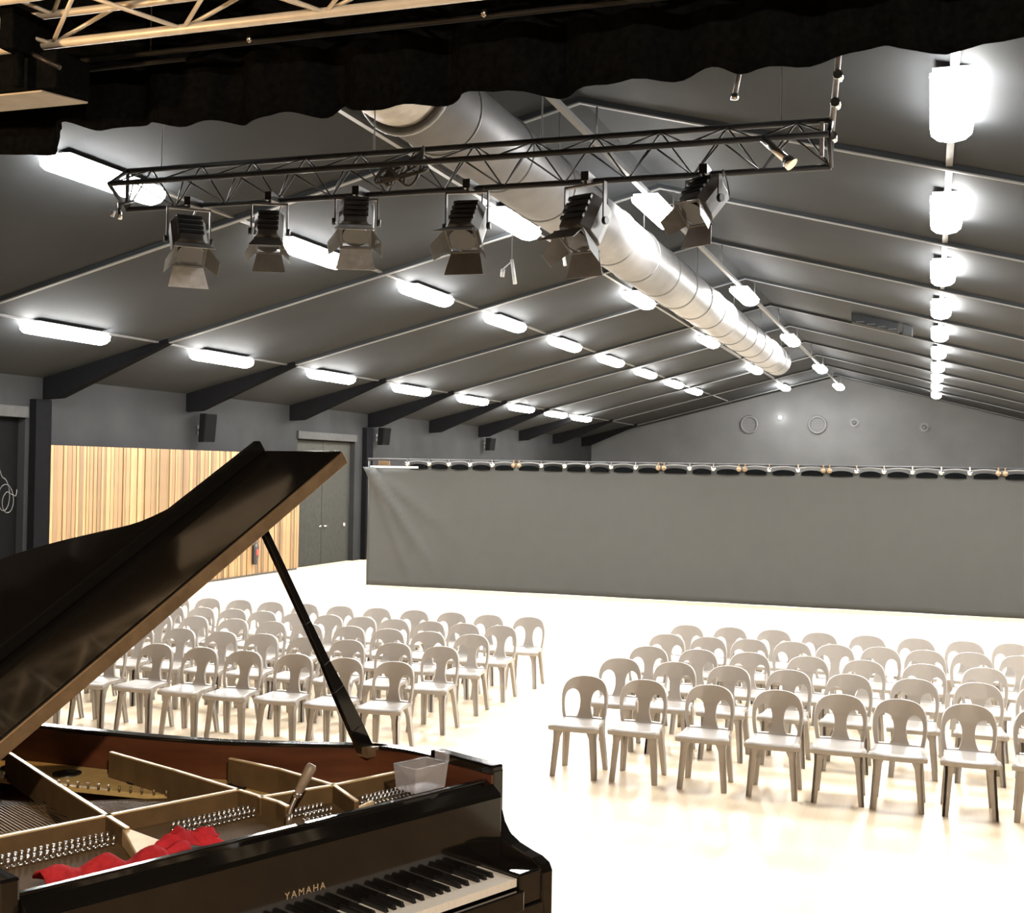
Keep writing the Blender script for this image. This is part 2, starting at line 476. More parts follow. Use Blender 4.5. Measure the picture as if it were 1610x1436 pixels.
# fire extinguisher hung on the pine panel
t = empty('fire_extinguisher', (-15.0, 25.35, .28), label='small fire extinguisher hung on the pine slat panel', cat='extinguisher')
MB().lathe((0, 0, 0), [(0, 0), (.06, 0), (.065, .02), (.065, .40), (.055, .45), (.02, .48), (.02, .51), (0, .51)], 16).build('cylinder', 'black', t)
MB().box((-.012, -.05, .50), (.012, .09, .535)).box((-.01, -.05, .545), (.01, .07, .565)).build('lever_handle', 'black', t)
MB().tube(spline([(0, .04, .5), (.02, .1, .45), (.03, .1, .25), (.02, .08, .08)], 5), .012, 6).build('hose', 'black', t)
MB().box((.058, -.04, .22), (.066, .04, .36)).build('label_band', 'red', t)

# loudspeakers on the left wall
for k, (y, z, h, lab) in enumerate(((23.1, 3.4, .62, 'black wall loudspeaker above the pine panel'), (32.2, 3.5, .5, 'black wall loudspeaker just past the olive grey doors'), (41.2, 3.5, .45, 'black wall loudspeaker farthest down the side wall'))):
    t = empty('loudspeaker', (XL + .35, y, z - h / 2), R(75), label=lab, cat='loudspeaker', group='loudspeakers on the side wall')
    mb = MB().hexa([(-.16, 0, 0), (.16, 0, 0), (.11, .24, 0), (-.11, .24, 0)], [(-.16, -.06, h), (.16, -.06, h), (.11, .20, h), (-.11, .20, h)])
    mb.build('cabinet', 'cab', t, bevel=.012)
    MB().hexa([(-.145, -.012, .02), (.145, -.012, .02), (.145, .002, .02), (-.145, .002, .02)], [(-.145, -.07, h - .02), (.145, -.07, h - .02), (.145, -.055, h - .02), (-.145, -.055, h - .02)]).build('grille', 'grille', t)
    MB().box((-.03, .2, h * .4), (.03, .36, h * .4 + .04)).box((-.06, .33, h * .4 - .08), (.06, .37, h * .4 + .12)).build('bracket', 'black', t)

# looped cable hanging on the black door
t = empty('hanging_cable', (-15.08, 17.1, 1.7), label='thin pale looped cable hanging on the black door', cat='cable')
pts = []
for i in range(40):
    a = i / 40 * 2 * PI * 2.0
    pts.append((.02 + .0008 * i, -.02 + .16 * math.sin(a) + .004 * i, .35 + .28 * math.cos(a) * (1 - .008 * i) - .004 * i))
MB().tube(spline([(0, -.2, .95), (.01, -.1, .8)] + pts + [(.03, .3, .3), (.02, .34, .42)], 2), .007, 5).build('cable', 'rail', t)

# ------------------------------------------------------------------ far curtain
t = empty('dividing_curtain', (-11.8, 24.75, 0), label='wide charcoal curtain stretched across the hall behind the chairs', cat='curtain')
CLIPS = [-10.87, -10.35, -9.89, -9.4, -8.89, -8.35, -7.79, -7.28, -6.78, -6.28, -5.76, -5.23, -4.64, -4.16, -3.59, -3.05, -2.49, -1.95, -1.38, -0.87, -0.35, 0.17, 0.68, 1.24, 1.8, 2.35, 2.9, 3.45, 4.0, 4.55]
CX = [-11.8] + CLIPS + [5.1]
mb = MB(); nx, nz = 240, 22; vs = []; fs = []
W_ = 16.9
rc = random.Random(5)
ph = [rc.uniform(0, 6) for _ in range(6)]
for j in range(nz + 1):
    v = j / nz
    for i in range(nx + 1):
        u = i / nx; x = u * W_
        top = 2.66
        xa = x - 11.8
        for q0, q1 in zip(CX[:-1], CX[1:]):
            if q0 <= xa <= q1:
                top = 2.70 - .07 * math.sin(PI * (xa - q0) / (q1 - q0)) ** .6 if q0 > -10.9 else 2.615
        z = .01 + v * (top - .01)
        # soft hanging folds, a diagonal pull from the top left corner
        y = .018 * math.sin(x * 2.1 + ph[0]) + .012 * math.sin(x * 5.3 + ph[1] + v) + .01 * math.sin(x * .9 + 3 * v + ph[2])
        for ang, amp in ((.62, .16), (.40, .10), (.95, .07)):
            dd = (x * math.cos(ang) - (2.62 - z) * math.sin(ang))
            y -= amp * math.exp(-(dd / .09) ** 2) * max(0, 1 - math.hypot(x, 2.62 - z) / 3.0)
        vs.append((x, y, z))
for j in range(nz):
    for i in range(nx):
        a = j * (nx + 1) + i
        fs.append((a, a + 1, a + nx + 2, a + nx + 1))
mb.add(vs, fs, True)
o = mb.build('cloth', 'curtain', t)
sd = o.modifiers.new('thick', 'SOLIDIFY'); sd.thickness = .012
MB().cyl((-.05, .03, 2.79), (W_, .03, 2.79), .025, n=10).build('curtain_pipe', 'truss', t)
MB().box((.05, -.07, 2.605), (1.2, -.04, 2.645)).build('batten', 'white', t)
for i, cx in enumerate(CLIPS):
    w = .10 if i in (5, 11, 14, 17, 23) else 0
    mb = MB()
    for dx in ((0,) if not w else (-.06, .06)):
        mb.lathe((cx + 11.8 + dx, -.05, 2.70), [(0, -.035), (.045, -.03), (.05, 0), (.045, .03), (0, .035)], 10, axis='y')
        mb.box((cx + 11.8 + dx - .012, -.05, 2.70), (cx + 11.8 + dx + .012, .04, 2.815))
    mb.build('curtain_clip', 'chrome' if not w else 'brass', t)
for q0, q1 in zip(CX[1:-1], CX[2:]):
    pts = [(q0 + 11.8 + (q1 - q0) * k / 8, -.02, 2.735 + .03 * math.sin(PI * k / 8)) for k in range(9)]
    MB().tube(pts, .016, 6).build('top_swag', 'flange', t)
    wd = q1 - q0
    pad = [(q0 + 11.8 + wd * (.12 + .76 * k / 8), 2.60 + .105 * math.sin(PI * (k + .6) / 9.2) ** .35) for k in range(9)]
    pad = [(pad[0][0], 2.60)] + pad + [(pad[-1][0], 2.60)]
    MB().prism(pad, lambda a, b: (a, -.055, b), lambda a, b: (a, .005, b)).build('tie_fold', 'drape', t)
MB().cyl((-.03, .05, 0), (-.03, .05, 2.8), .025, n=8).build('end_post', 'black', t)
MB().box((.1, .25, 2.66), (.36, .3, 2.76)).build('far_panel_patch', 'slat', t)  # added block standing for the pine panel glimpsed above the curtain

# small fittings on the back wall
for k, (x, lab) in enumerate(((-7.84, 'round grey ring vent on the far gable wall, left of the small lamp'), (-4.84, 'round grey ring vent on the far gable wall, right of the small lamp'))):
    t = empty('ring_vent', (x, YB, 4.84), label=lab, cat='vent')
    MB().tube([(math.cos(2 * PI * i / 24) * .36, -.04, math.sin(2 * PI * i / 24) * .36) for i in range(24)], .055, 8, closed=True).build('rim', 'vent', t)
    MB().cyl((0, -.02, 0), (0, 0, 0), .33, n=24).build('cover', 'backwall', t)
    for k2 in range(-2, 3):
        MB().box((-.28, -.04, k2 * .11 - .012), (.28, -.02, k2 * .11 + .012)).build('blade', 'vent', t)
t = empty('wall_lamp', (-6.46, YB, 5.15), label='tiny lit lamp high on the far gable wall', cat='lamp')
MB().cyl((0, 0, 0), (0, -.12, 0), .07, n=12).build('base', 'black', t)
o = MB().lathe((0, -.12, 0), [(.06, 0), (.075, -.04), (.05, -.08), (0, -.09)], 14, axis='y').build('bulb_globe', 'lamp', t)
for k, (x, z) in enumerate(((-3.26, 4.95), (-.34, 4.76))):
    t = empty('wall_fitting', (x, YB, z), label='small dark round fitting on the far gable wall, %s' % ('nearer the ring vents' if k == 0 else 'below the lamps of the right rail'), cat='fitting')
    MB().cyl((0, 0, 0), (0, -.05, 0), .2, n=16).build('plate', 'vent', t)
    MB().cyl((0, -.05, 0), (0, -.12, 0), .1, .07, n=12).build('knob', 'black', t)
# dark box under the right roof slope
t = empty('ceiling_unit', (-1.16, 29.65, 6.0), label='dark slim box unit fixed under the right roof slope', cat='ceiling unit')
ang = math.atan(SL)
mb = MB()
for (x0, x1, nm) in ((-.66, .4, 'housing'), (.48, .7, 'junction_box')):
    MB().hexa([(x0, -.15, .02 - SL * x0), (x1, -.15, .02 - SL * x1), (x1, .15, .02 - SL * x1), (x0, .15, .02 - SL * x0)],
              [(x0, -.15, .24 - SL * x0), (x1, -.15, .24 - SL * x1), (x1, .15, .24 - SL * x1), (x0, .15, .24 - SL * x0)]).build(nm, 'steel', t, bevel=.02)
for k in range(4):
    x0 = -.55 + k * .24
    MB().box((x0, -.16, .06 - SL * (x0 + .1)), (x0 + .18, -.14, .085 - SL * (x0 + .1))).build('louvre', 'black', t)
MB().cyl((-.4, 0, .2), (-.4, 0, .62), .012, n=6).cyl((.2, 0, .1), (.2, 0, .62), .012, n=6).build('hanger', 'rail', t)

# ------------------------------------------------------------------ lighting truss over the front of the hall
TY, TZ0, TZ1, TZ2 = 9.0, 4.85, 5.02, 5.19
TX0, TX1 = -6.75, -0.72
t = empty('lighting_truss', (TX0, TY, TZ0), label='black triangular lighting truss hung across the hall in front of the stage', cat='truss')
LT = TX1 - TX0
ch = [(.12, 0.0), (-.14, TZ1 - TZ0), (.12, TZ2 - TZ0)]
for (yy, zz) in ch:
    MB().cyl((0, yy, zz), (LT, yy, zz), .024, n=10).build('chord', 'truss', t)
nseg = 24
for a, b_ in ((0, 1), (1, 2), (0, 2)):
    for k in range(nseg):
        p = ch[a] if k % 2 == 0 else ch[b_]; q_ = ch[b_] if k % 2 == 0 else ch[a]
        MB().cyl((LT * k / nseg, *p), (LT * (k + 1) / nseg, *q_), .0075, n=6).build('brace', 'truss', t)
for k in (0, 1):
    mb = MB()
    for a, b_ in ((0, 1), (1, 2), (0, 2)):
        mb.cyl((LT * k, *ch[a]), (LT * k, *ch[b_]), .018, n=6)
    mb.build('end_frame', 'truss', t)
for xw in (-4.36, -2.92, -1.08, -6.4):
    MB().cyl((xw - TX0, .12, TZ2 - TZ0), (xw - TX0, .12, zraf(xw) + .03 - TZ0), .006, n=5).build('suspension_wire', 'flange', t)
mb = MB()
for k in range(9):
    a = k * .7
    mb.tube(spline([(2.62 + .05 * math.sin(a), -.1, .2), (2.55 + .3 * (k / 9), -.17, .02 + .04 * math.sin(a * 2)), (2.75 + .2 * math.cos(a), -.13, .1), (2.9, -.05, .16 + .02 * k)], 5), .012, 5)
mb.build('cable_bundle', 'flange', t)

def spotlight(x, z, yaw, pitch, label, sc=1.0, dark=False):
    """theatre lantern hanging under the truss; local -y is the beam"""
    t = empty('stage_spotlight', (x, TY - .02, z), label=label, cat='spotlight', group='spotlights on the hall truss')
    top = TZ0 - z
    MB().cyl((0, .0, top + .03), (0, .0, top - .07), .014, n=8).box((-.03, -.03, top - .03), (.03, .17, top + .04)).build('hook_clamp', 'black', t)
    Mx = Matrix.Rotation(yaw, 4, 'Z') @ Matrix.Rotation(pitch, 4, 'X')
    def tr_(mb, m=Mx):
        mb.v = [tuple(m @ Vector(p)) for p in mb.v]
        return mb
    Mz = Matrix.Rotation(yaw, 4, 'Z')
    w = .165 * sc
    mb = MB()
    mb.box((-w - .012, -.02, -.02), (-w, .02, top - .055)).box((w, -.02, -.02), (w + .012, .02, top - .055)).box((-w - .012, -.02, top - .07), (w + .012, .02, top - .055))
    tr_(mb, Mz).build('yoke', 'spotbody', t)
    mb = MB()
    poly = [(-.12 * sc, -.11 * sc), (.12 * sc, -.11 * sc), (.14 * sc, -.05 * sc), (.14 * sc, .06 * sc), (.09 * sc, .14 * sc), (-.09 * sc, .14 * sc), (-.14 * sc, .06 * sc), (-.14 * sc, -.05 * sc)]
    mb.prism(poly, lambda a, b: (a, -.14 * sc, b), lambda a, b: (a, .16 * sc, b))
    bo = tr_(mb).build('lamp_housing', 'spotbody', t, bevel=.008)
    mb = MB()
    for k in range(4):
        mb.box((-.1 * sc, (-.08 + k * .06) * sc, .135 * sc), (.1 * sc, (-.05 + k * .06) * sc, .155 * sc))
    tr_(mb).build('cooling_fins', 'black', bo)
    mb = MB().cyl((0, -.14 * sc, 0), (0, -.175 * sc, 0), .105 * sc, n=20)
    tr_(mb).build('lens', 'glass', t)
    mb = MB().box((-.13 * sc, -.18 * sc, -.13 * sc), (.13 * sc, -.17 * sc, -.105 * sc)).box((-.13 * sc, -.18 * sc, .105 * sc), (.13 * sc, -.17 * sc, .13 * sc)).box((-.13 * sc, -.18 * sc, -.13 * sc), (-.105 * sc, -.17 * sc, .13 * sc)).box((.105 * sc, -.18 * sc, -.13 * sc), (.13 * sc, -.17 * sc, .13 * sc))
    tr_(mb).build('colour_frame', 'spotbody', t)
    a, e, d = .125 * sc, .085 * sc, .15 * sc
    for k in range(4):
        mb = MB()
        hw0, hw1 = (.12 * sc, .16 * sc) if k % 2 == 0 else (.1 * sc, .07 * sc)
        mb.hexa([(-hw0, -.18 * sc, a), (hw0, -.18 * sc, a), (hw1, -.18 * sc - d, a + e), (-hw1, -.18 * sc - d, a + e)],
                [(-hw0, -.18 * sc, a + .004), (hw0, -.18 * sc, a + .004), (hw1, -.18 * sc - d, a + e + .004), (-hw1, -.18 * sc - d, a + e + .004)])
        mb.v = [tuple(Matrix.Rotation(k * PI / 2, 4, 'Y') @ Vector(p)) for p in mb.v]
        tr_(mb).build('barn_door', 'flap' if (k % 2 == 0 and not dark) else 'spotbody', t)
    mb = MB().cyl((-w - .03, 0, 0), (-w, 0, 0), .03, n=10).cyl((w, 0, 0), (w + .03, 0, 0), .03, n=10)
    tr_(mb, Mz).build('tilt_knob', 'black', t)
    mb = MB().tube(spline([(0, .16 * sc, 0), (.04, .24, .05), (.06, .2, top * .7), (.1, .1, top)], 5), .008, 5)
    tr_(mb, Mz).build('power_cable', 'black', t)
    return t
spotlight(-6.02, 4.52, R(42), R(50), 'stage spotlight with barn doors at the left end of the truss, turned sideways', 1.05)
spotlight(-5.24, 4.56, R(25), R(62), 'stage spotlight second from the left on the truss, pointing down', .85, True)
spotlight(-4.44, 4.60, R(24), R(52), 'stage spotlight third from the left on the truss with pale open flaps', 1.0)
spotlight(-3.48, 4.52, R(4), R(48), 'stage spotlight in the middle of the truss left of the bright batten', 1.0, True)
spotlight(-2.52, 4.50, R(-20), R(58), 'stage spotlight fifth on the truss in front of the round duct', 1.05, True)
spotlight(-1.62, 4.62, R(-30), R(45), 'stage spotlight nearest the right end of the truss', .9, True)
# slim profile lamp on the truss near its right end
t = empty('profile_lamp', (-1.08, TY - .16, 4.9), label='slim silver tube lamp clamped near the right end of the truss', cat='spotlight')
MB().cyl((-.10, 0, .12), (.08, -.05, -.06), .028, n=12).build('barrel', 'chrome', t)
MB().cyl((.08, -.05, -.06), (.12, -.06, -.10), .045, .05, n=12).build('lens_hood', 'chrome', t)
MB().cyl((-.05, .0, .06), (-.05, .14, .14), .012, n=6).build('clamp', 'black', t)
# small lamp at the left end
t = empty('profile_lamp', (-6.62, TY - .16, 4.80), label='slim tube lamp clamped under the left end of the truss', cat='spotlight')
MB().cyl((0, 0, .04), (.03, -.03, -.10), .018, n=10).build('barrel', 'chrome', t)
MB().cyl((-.06, 0, -.02), (-.07, -.01, -.07), .02, n=10).build('knob', 'flap', t)
MB().cyl((0, 0, .03), (0, .2, .1), .012, n=6).build('clamp', 'black', t)
# end hanger pipe and a stub on the right
t = empty('hanger_pipe', (-.74, TY + .1, 5.0), label='grey hanger pipe with bright clamps at the right end of the truss', cat='pipe')
MB().cyl((.1, 0, zraf(-.74) - 5.0 + .03), (.02, 0, .1), .022, n=8).build('pipe', 'flap', t)
for zz in (.5, .3, .06):
    MB().cyl((.03 + .08 * (zz - .1), -.05, zz), (.03 + .08 * (zz - .1), .05, zz), .035, n=10).build('pipe_clamp', 'chrome', t)
MB().box((-.06, -.03, -.08), (-.03, 0, .17)).build('safety_hook', 'flap', t)
t = empty('hanger_pipe', (-1.42, TY + .1, 5.42), label='short grey pipe stub with one bright clamp above the truss', cat='pipe')
MB().cyl((.03, 0, .16), (0, 0, 0), .02, n=8).cyl((.03, 0, .14), (.03, 0, zraf(-1.42) - 5.42 + .03), .006, n=6).build('pipe', 'flap', t)
MB().lathe((0, 0, -.01), [(0, -.03), (.03, -.02), (.03, .02), (0, .03)], 10).build('pipe_clamp', 'chrome', t)
# two drop rods under the left slope
for (x, y, z, lab) in ((-5.25, 15.2, 5.05, 'short pale drop rod hanging below the truss, left of the duct'), (-5.4, 18.0, 5.75, 'short pale drop rod hanging under the rail left of the duct')):
    t = empty('drop_rod', (x, y, z), label=lab, cat='rod')
    MB().cyl((.05, 0, 0), (0, 0, .32), .028, .022, n=8).build('rod', 'flap', t)
    MB().cyl((0, 0, .32), (0, 0, zraf(x) - z + DEP), .006, n=5).build('wire', 'rail', t)
    MB().cyl((-.12, 0, .2), (-.13, 0, .1), .03, n=8).cyl((-.12, 0, .2), (0, 0, .3), .008, n=5).build('counterweight', 'flap', t)

# ------------------------------------------------------------------ stage: deck, border, pipe, truss
MB().box((-12, YR, 0), (6.5, 4.4, .751)).build('trim_1', 'stage', kind='structure', label='raised wooden stage the piano stands on')
# scalloped black border
PTS = [(-9, 4.28), (-7, 4.25), (-5.6, 4.28), (-4.65, 4.22), (-4.25, 4.23), (-4.2, 4.34), (-4.01, 4.3), (-3.8, 4.33), (-3.54, 4.28), (-3.34, 4.31), (-3.15, 4.27), (-3.04, 4.29), (-2.95, 4.31), (-2.78, 4.28), (-2.68, 4.34), (-2.55, 4.28), (-2.32, 4.29), (-2.09, 4.31), (-2.01, 4.33), (-1.61, 4.29), (-1.47, 4.31), (-1.13, 4.31), (-0.91, 4.35), (-0.75, 4.30), (-0.46, 4.34), (-0.23, 4.37), (-0.08, 4.32), (0.32, 4.36), (.8, 4.31), (1.5, 4.35), (3, 4.3), (6, 4.33)]
cur = spline(PTS, 6)
mb = MB(); vs = []; fs = []
n = len(cur); rows = 10
for j in range(rows + 1):
    v = j / rows
    for i, p in enumerate(cur):
        z = p[1] + (min(6.6, zceil(p[0]) - .02) - p[1]) * v
        y = 5.2 + .05 * math.sin(p[0] * 11) * (1 - .4 * v) + .03 * math.sin(p[0] * 23 + 1)
        vs.append((p[0], y, z))
for j in range(rows):
    for i in range(n - 1):
        a = j * n + i
        fs.append((a, a + 1, a + n + 1, a + n))
mb.add(vs, fs, True)
o = mb.build('stage_border', 'drape', label='black stage border drape with a wavy hem across the top', cat='drape')
sd = o.modifiers.new('thick', 'SOLIDIFY'); sd.thickness = .01
t = empty('border_pipe', (-4.0, 5.02, 4.60), label='thin grey pipe running along the black stage border', cat='pipe')
MB().cyl((0, 0, 0), (7.5, 0, 0), .014, n=8).cyl((0, 0, -.05), (.6, 0, -.045), .012, n=8).build('pipe', 'pipedark', t)
for xx in (.95, 2.12, 2.9):
    MB().lathe((xx, -.01, .012), [(0, -.02), (.016, -.012), (.016, .012), (0, .02)], 8).build('pipe_clip', 'chrome', t)
for xx in (.4, 4, 7):
    MB().cyl((xx, 0, 0), (xx, 0, zceil(xx - 4.0) - 4.60), .004, n=5).build('suspension_wire', 'truss', t)
# warm-lit aluminium truss over the stage
t = empty('stage_truss', (-7.5, 4.6, 4.575), label='pale aluminium lattice truss over the stage in warm light', cat='truss')
ch = [(.12, 0), (.12, .14), (-.17, .10), (-.17, .28)]
for (yy, zz) in ch:
    MB().cyl((0, yy, zz), (10, yy, zz), .022 if zz == 0 else .018, n=10).build('chord', 'alu', t)
ns = 28
for a, b_ in ((0, 1), (0, 2), (1, 3), (2, 3)):
    for k in range(ns):
        p = ch[a] if k % 2 == 0 else ch[b_]; q_ = ch[b_] if k % 2 == 0 else ch[a]
        MB().cyl((10 * k / ns, *p), (10 * (k + 1) / ns, *q_), .010, n=6).build('brace', 'alu', t)
for xx in (1, 6, 9):
    MB().cyl((xx, .0, .2), (xx, .0, zceil(xx - 7.5) - 4.575), .008, n=5).build('suspension_wire', 'truss', t)
# dark clamp block on the truss at the left
t = empty('truss_clamp', (-4.0, 4.55, 4.50), label='black clamp gripping the pale stage truss at the left', cat='clamp')
MB().box((-.06, -.03, .0), (.02, .22, .2)).build('jaw', 'drape', t, bevel=.01)
MB().cyl((-.02, .06, 0), (-.02, .06, -.15), .022, n=8).build('stem', 'drape', t)
MB().cyl((.0, .1, .02), (.16, .12, -.06), .012, n=6).build('handle', 'black', t)
# hanging box with pale underside
t = empty('hanging_box', (-4.35, 4.78, 4.341), label='black hanging box with a pale beige underside left of the border', cat='box')
MB().box((-.5, -.12, .008), (.50, .12, .19)).build('casing', 'drape', t, bevel=.01)
MB().hexa([(-.49, .115, 0), (.49, .115, 0), (.40, -.10, 0), (-.49, -.10, 0)], [(-.49, .115, .01), (.49, .115, .01), (.40, -.10, .01), (-.49, -.10, .01)]).build('underside_panel', 'pale', t)
for xx in (-.3, .3):
    MB().cyl((xx, 0, .19), (xx, 0, .30), .012, n=6).build('hanger', 'black', t)
# warm work lamps over the stage
for k, (x, y, z, lab) in enumerate(((-4.9, 3.1, 4.35, 'warm stage work lamp over the piano tail'), (1.6, -1.6, 4.8, 'warm stage work lamp behind the keyboard side'))):
    t = empty('stage_work_lamp', (x, y, z), label=lab, cat='lamp')
    MB().box((-.24, -.2, .0), (.24, .2, .12)).build('housing', 'black', t, bevel=.01)
    MB().cyl((0, 0, .12), (0, 0, zceil(x) - z), .012, n=6).build('stem', 'black', t)
    MB().box((-.14, -.085, -.008), (.14, .085, .0)).build('glass', 'warmlamp', t)
    ld = bpy.data.lights.new('work_lamp_light', 'POINT')
    ld.energy = (STAGE_LAMP_W, STAGE_LAMP_W * 7.0)[k]; ld.color = ((1.0, 0.62, 0.30), (1.0, 0.82, 0.62))[k]; ld.shadow_soft_size = .06
    lo = bpy.data.objects.new('work_lamp_light', ld); C.objects.link(lo); lo.parent = t; lo.location = (0, 0, -.075)

# ------------------------------------------------------------------ resin chairs
def chair_meshes():
    out = {}
    # seat: rounded, dished top with small ears at the front corners
    mb = MB(); nu = 10; vs = []; fs = []
    def half(v):      # v 0 front .. 1 back
        w = .202 - .02 * v
        if v < .22: w = .226 - .11 * v
        return w
    for j in range(nu + 1):
        v = j / nu
        y = -.21 + .40 * v
        for i in range(nu + 1):
            u = -1 + 2 * i / nu
            x = u * half(v)
            yy = y
            if v < .3: yy -= .03 * (1 - abs(u) ** 3) * (1 - v / .3)
            if v > .7: yy += .02 * (1 - u * u) * ((v - .7) / .3)
            z = .445 - .016 * (1 - u * u) * math.sin(PI * min(1, max(0, v))) + .008 * v
            if v == 0: z -= .018
            vs.append((x, yy, z))
    m_ = nu + 1
    for j in range(nu):
        for i in range(nu):
            fs.append((j * m_ + i, j * m_ + i + 1, (j + 1) * m_ + i + 1, (j + 1) * m_ + i))
    # skirt
    loop = [i for i in range(m_)] + [j * m_ + nu for j in range(1, m_)] + [nu * m_ + i for i in range(nu - 1, -1, -1)] + [j * m_ for j in range(nu - 1, 0, -1)]
    base = len(vs)
    for k in loop:
        x, y, z = vs[k]; vs.append((x * .985, y * .985, z - .032))
    L = len(loop)
    fs2 = [(loop[k], loop[(k + 1) % L], base + (k + 1) % L, base + k) for k in range(L)]
    fs2.append(tuple(base + k for k in range(L)))
    mb.add(vs, fs, True); mb.f += fs2; mb.sm += [False] * len(fs2)
    out['seat'] = mb.mesh('seat')
    # backrest: arch with a centre splat and two arched openings
    def outer():
        pts = [(-.185, .42), (-.20, .50), (-.208, .60), (-.203, .68), (-.178, .745), (-.13, .783), (-.06, .80), (0, .803)]
        pts = [tuple(p) for p in spline(pts, 2)]
        return pts + [(-x, z) for x, z in reversed(pts[:-1])]
    def hole():
        pts = [(-.165, .455), (-.180, .54), (-.180, .625), (-.158, .672), (-.116, .690), (-.074, .670), (-.052, .62), (-.048, .55), (-.060, .49), (-.075, .455)]
        return [tuple(p) for p in spline(pts, 2)]
    def place(x, z, d):
        lean = .165 + .07 * (max(0, z - .42) / .38) ** 1.3
        curve = -.55 * x * x * 2
        n_ = Vector((x * 2.0, 1, 0)).normalized()
        return (x + n_.x * d, lean + curve + n_.y * d, z)
    bm = bmesh.new()
    loops = [outer(), hole(), [(-x, z) for x, z in hole()]]
    edges = []
    for lp in loops:
        vv = [bm.verts.new((x, 0, z)) for x, z in lp]
        for i in range(len(vv)):
            edges.append(bm.edges.new((vv[i], vv[(i + 1) % len(vv)])))
    bmesh.ops.triangle_fill(bm, use_beauty=True, use_dissolve=False, edges=edges)
    tris = []
    for f in bm.faces:
        tri = [(v.co.x, v.co.z) for v in f.verts]
        (ax_, az_), (bx_, bz_), (cx_, cz_) = tri
        if (bx_ - ax_) * (cz_ - az_) - (bz_ - az_) * (cx_ - ax_) < 0: tri.reverse()
        tris.append(tri)
    bm.free()
    mb = MB()
    idx = {}
    T = .011
    def vid(x, z, d):
        k = (round(x, 5), round(z, 5), d)
        if k not in idx:
            idx[k] = len(mb.v); mb.v.append(place(x, z, d))
        return idx[k]
    for tri in tris:
        mb.f.append(tuple(vid(x, z, -T) for x, z in tri)); mb.sm.append(True)
        mb.f.append(tuple(vid(x, z, T) for x, z in reversed(tri))); mb.sm.append(True)
    for lp in loops:
        for (x0, z0), (x1, z1) in zip(lp, lp[1:] + lp[:1]):
            k4 = len(mb.v)
            mb.v += [place(x0, z0, -T), place(x1, z1, -T), place(x1, z1, T), place(x0, z0, T)]
            mb.f.append((k4, k4 + 1, k4 + 2, k4 + 3)); mb.sm.append(False)
    out['backrest'] = mb.mesh('backrest', keep=True)
    # legs: L-section, splayed and tapering
    for nm, sy in (('front', -1), ('rear', 1)):
        for sx in (-1, 1):
            mb = MB()
            tx, ty = sx * .178, (-.165 if sy < 0 else .150)
            bx, by = sx * .205, (-.205 if sy < 0 else .215)
            w0, w1, th = .07, .044, .02
            for (ax, ay) in ((1, 0), (0, 1)):
                def corner(cx, cy, w, z):
                    dx, dy = -sx, -sy
                    if ax: a_ = [(0, 0), (dx * w, 0), (dx * w, dy * th), (0, dy * th)]
                    else: a_ = [(0, 0), (dx * th, 0), (dx * th, dy * w), (0, dy * w)]
                    return [(cx + p, cy + r_, z) for p, r_ in a_]
                b0 = corner(bx, by, w1, 0); m0 = corner(tx + (bx - tx) * .25, ty + (by - ty) * .25, w0 * .8, .33); t0 = corner(tx + sx * .012, ty, w0 * 1.5, .425)
                mb.hexa(b0, m0).hexa(m0, t0)
            out['leg_%s_%d' % (nm, sx)] = mb.mesh('leg')
    for me in out.values():
        me.materials.append(MT['chair'])
    return out
CH = chair_meshes()
def place_chair(x, ytop, rz, label, group):
    t = empty('resin_chair', (x, ytop - .21, 0), rz, label=label, cat='chair', group=group)
    mesh_obj('seat', CH['seat'], t); mesh_obj('backrest', CH['backrest'], t)
    for nm in ('front', 'rear'):
        for sx in (-1, 1):
            mesh_obj('leg', CH['leg_%s_%d' % (nm, sx)], t)
RIGHT = [(10.52, [-2.86, -2.34, -1.76, -1.19, -.68, -.22, .31, .84]),
         (11.64, [-2.82, -2.29, -1.78, -1.23, -.69, -.12, .42, .93]),
         (12.58, [-2.75, -2.24, -1.71, -1.14, -.61, -.05, .50, 1.02]),
         (13.60, [-2.77, -2.31, -1.86, -1.40, -.95, -.49, -.04, .42, .88]),
         (14.55, [-2.73, -2.22, -1.71, -1.19, -.66, -.14, .37, .86])]
LEFT = [(10.53, [-4.70, -5.22, -5.76, -6.29, -6.79, -7.32, -7.85, -8.38, -8.9]),
        (11.63, [-4.69, -5.22, -5.74, -6.24, -6.76, -7.25, -7.78, -8.3, -8.82, -9.34]),
        (12.63, [-4.72, -5.24, -5.73, -6.22, -6.74, -7.21, -7.72, -8.26, -8.77, -9.3]),
        (13.47, [-4.70, -5.145, -5.59, -6.035, -6.48, -6.92, -7.365, -7.81, -8.25, -8.69, -9.15]),
        (14.42, [-4.65, -5.18, -5.68, -6.19, -6.71, -7.23, -7.75, -8.25, -8.74, -9.22, -9.7])]
rj = random.Random(11)
for nm, blk in (('right', RIGHT), ('left', LEFT)):
    for r, (y, xs) in enumerate(blk):
        for c, x in enumerate(xs):
            rown = ['front row', 'second row', 'middle row', 'fourth row', 'back row'][r]
            lab = 'taupe plastic chair, %s of the %s block, %s' % (rown, nm, 'at the aisle' if c == 0 else ORD[c] + ' from the aisle')
            place_chair(x, y + rj.uniform(-.02, .02), R(rj.uniform(-2.5, 2.5)), lab, 'taupe chairs in the %s block' % nm)

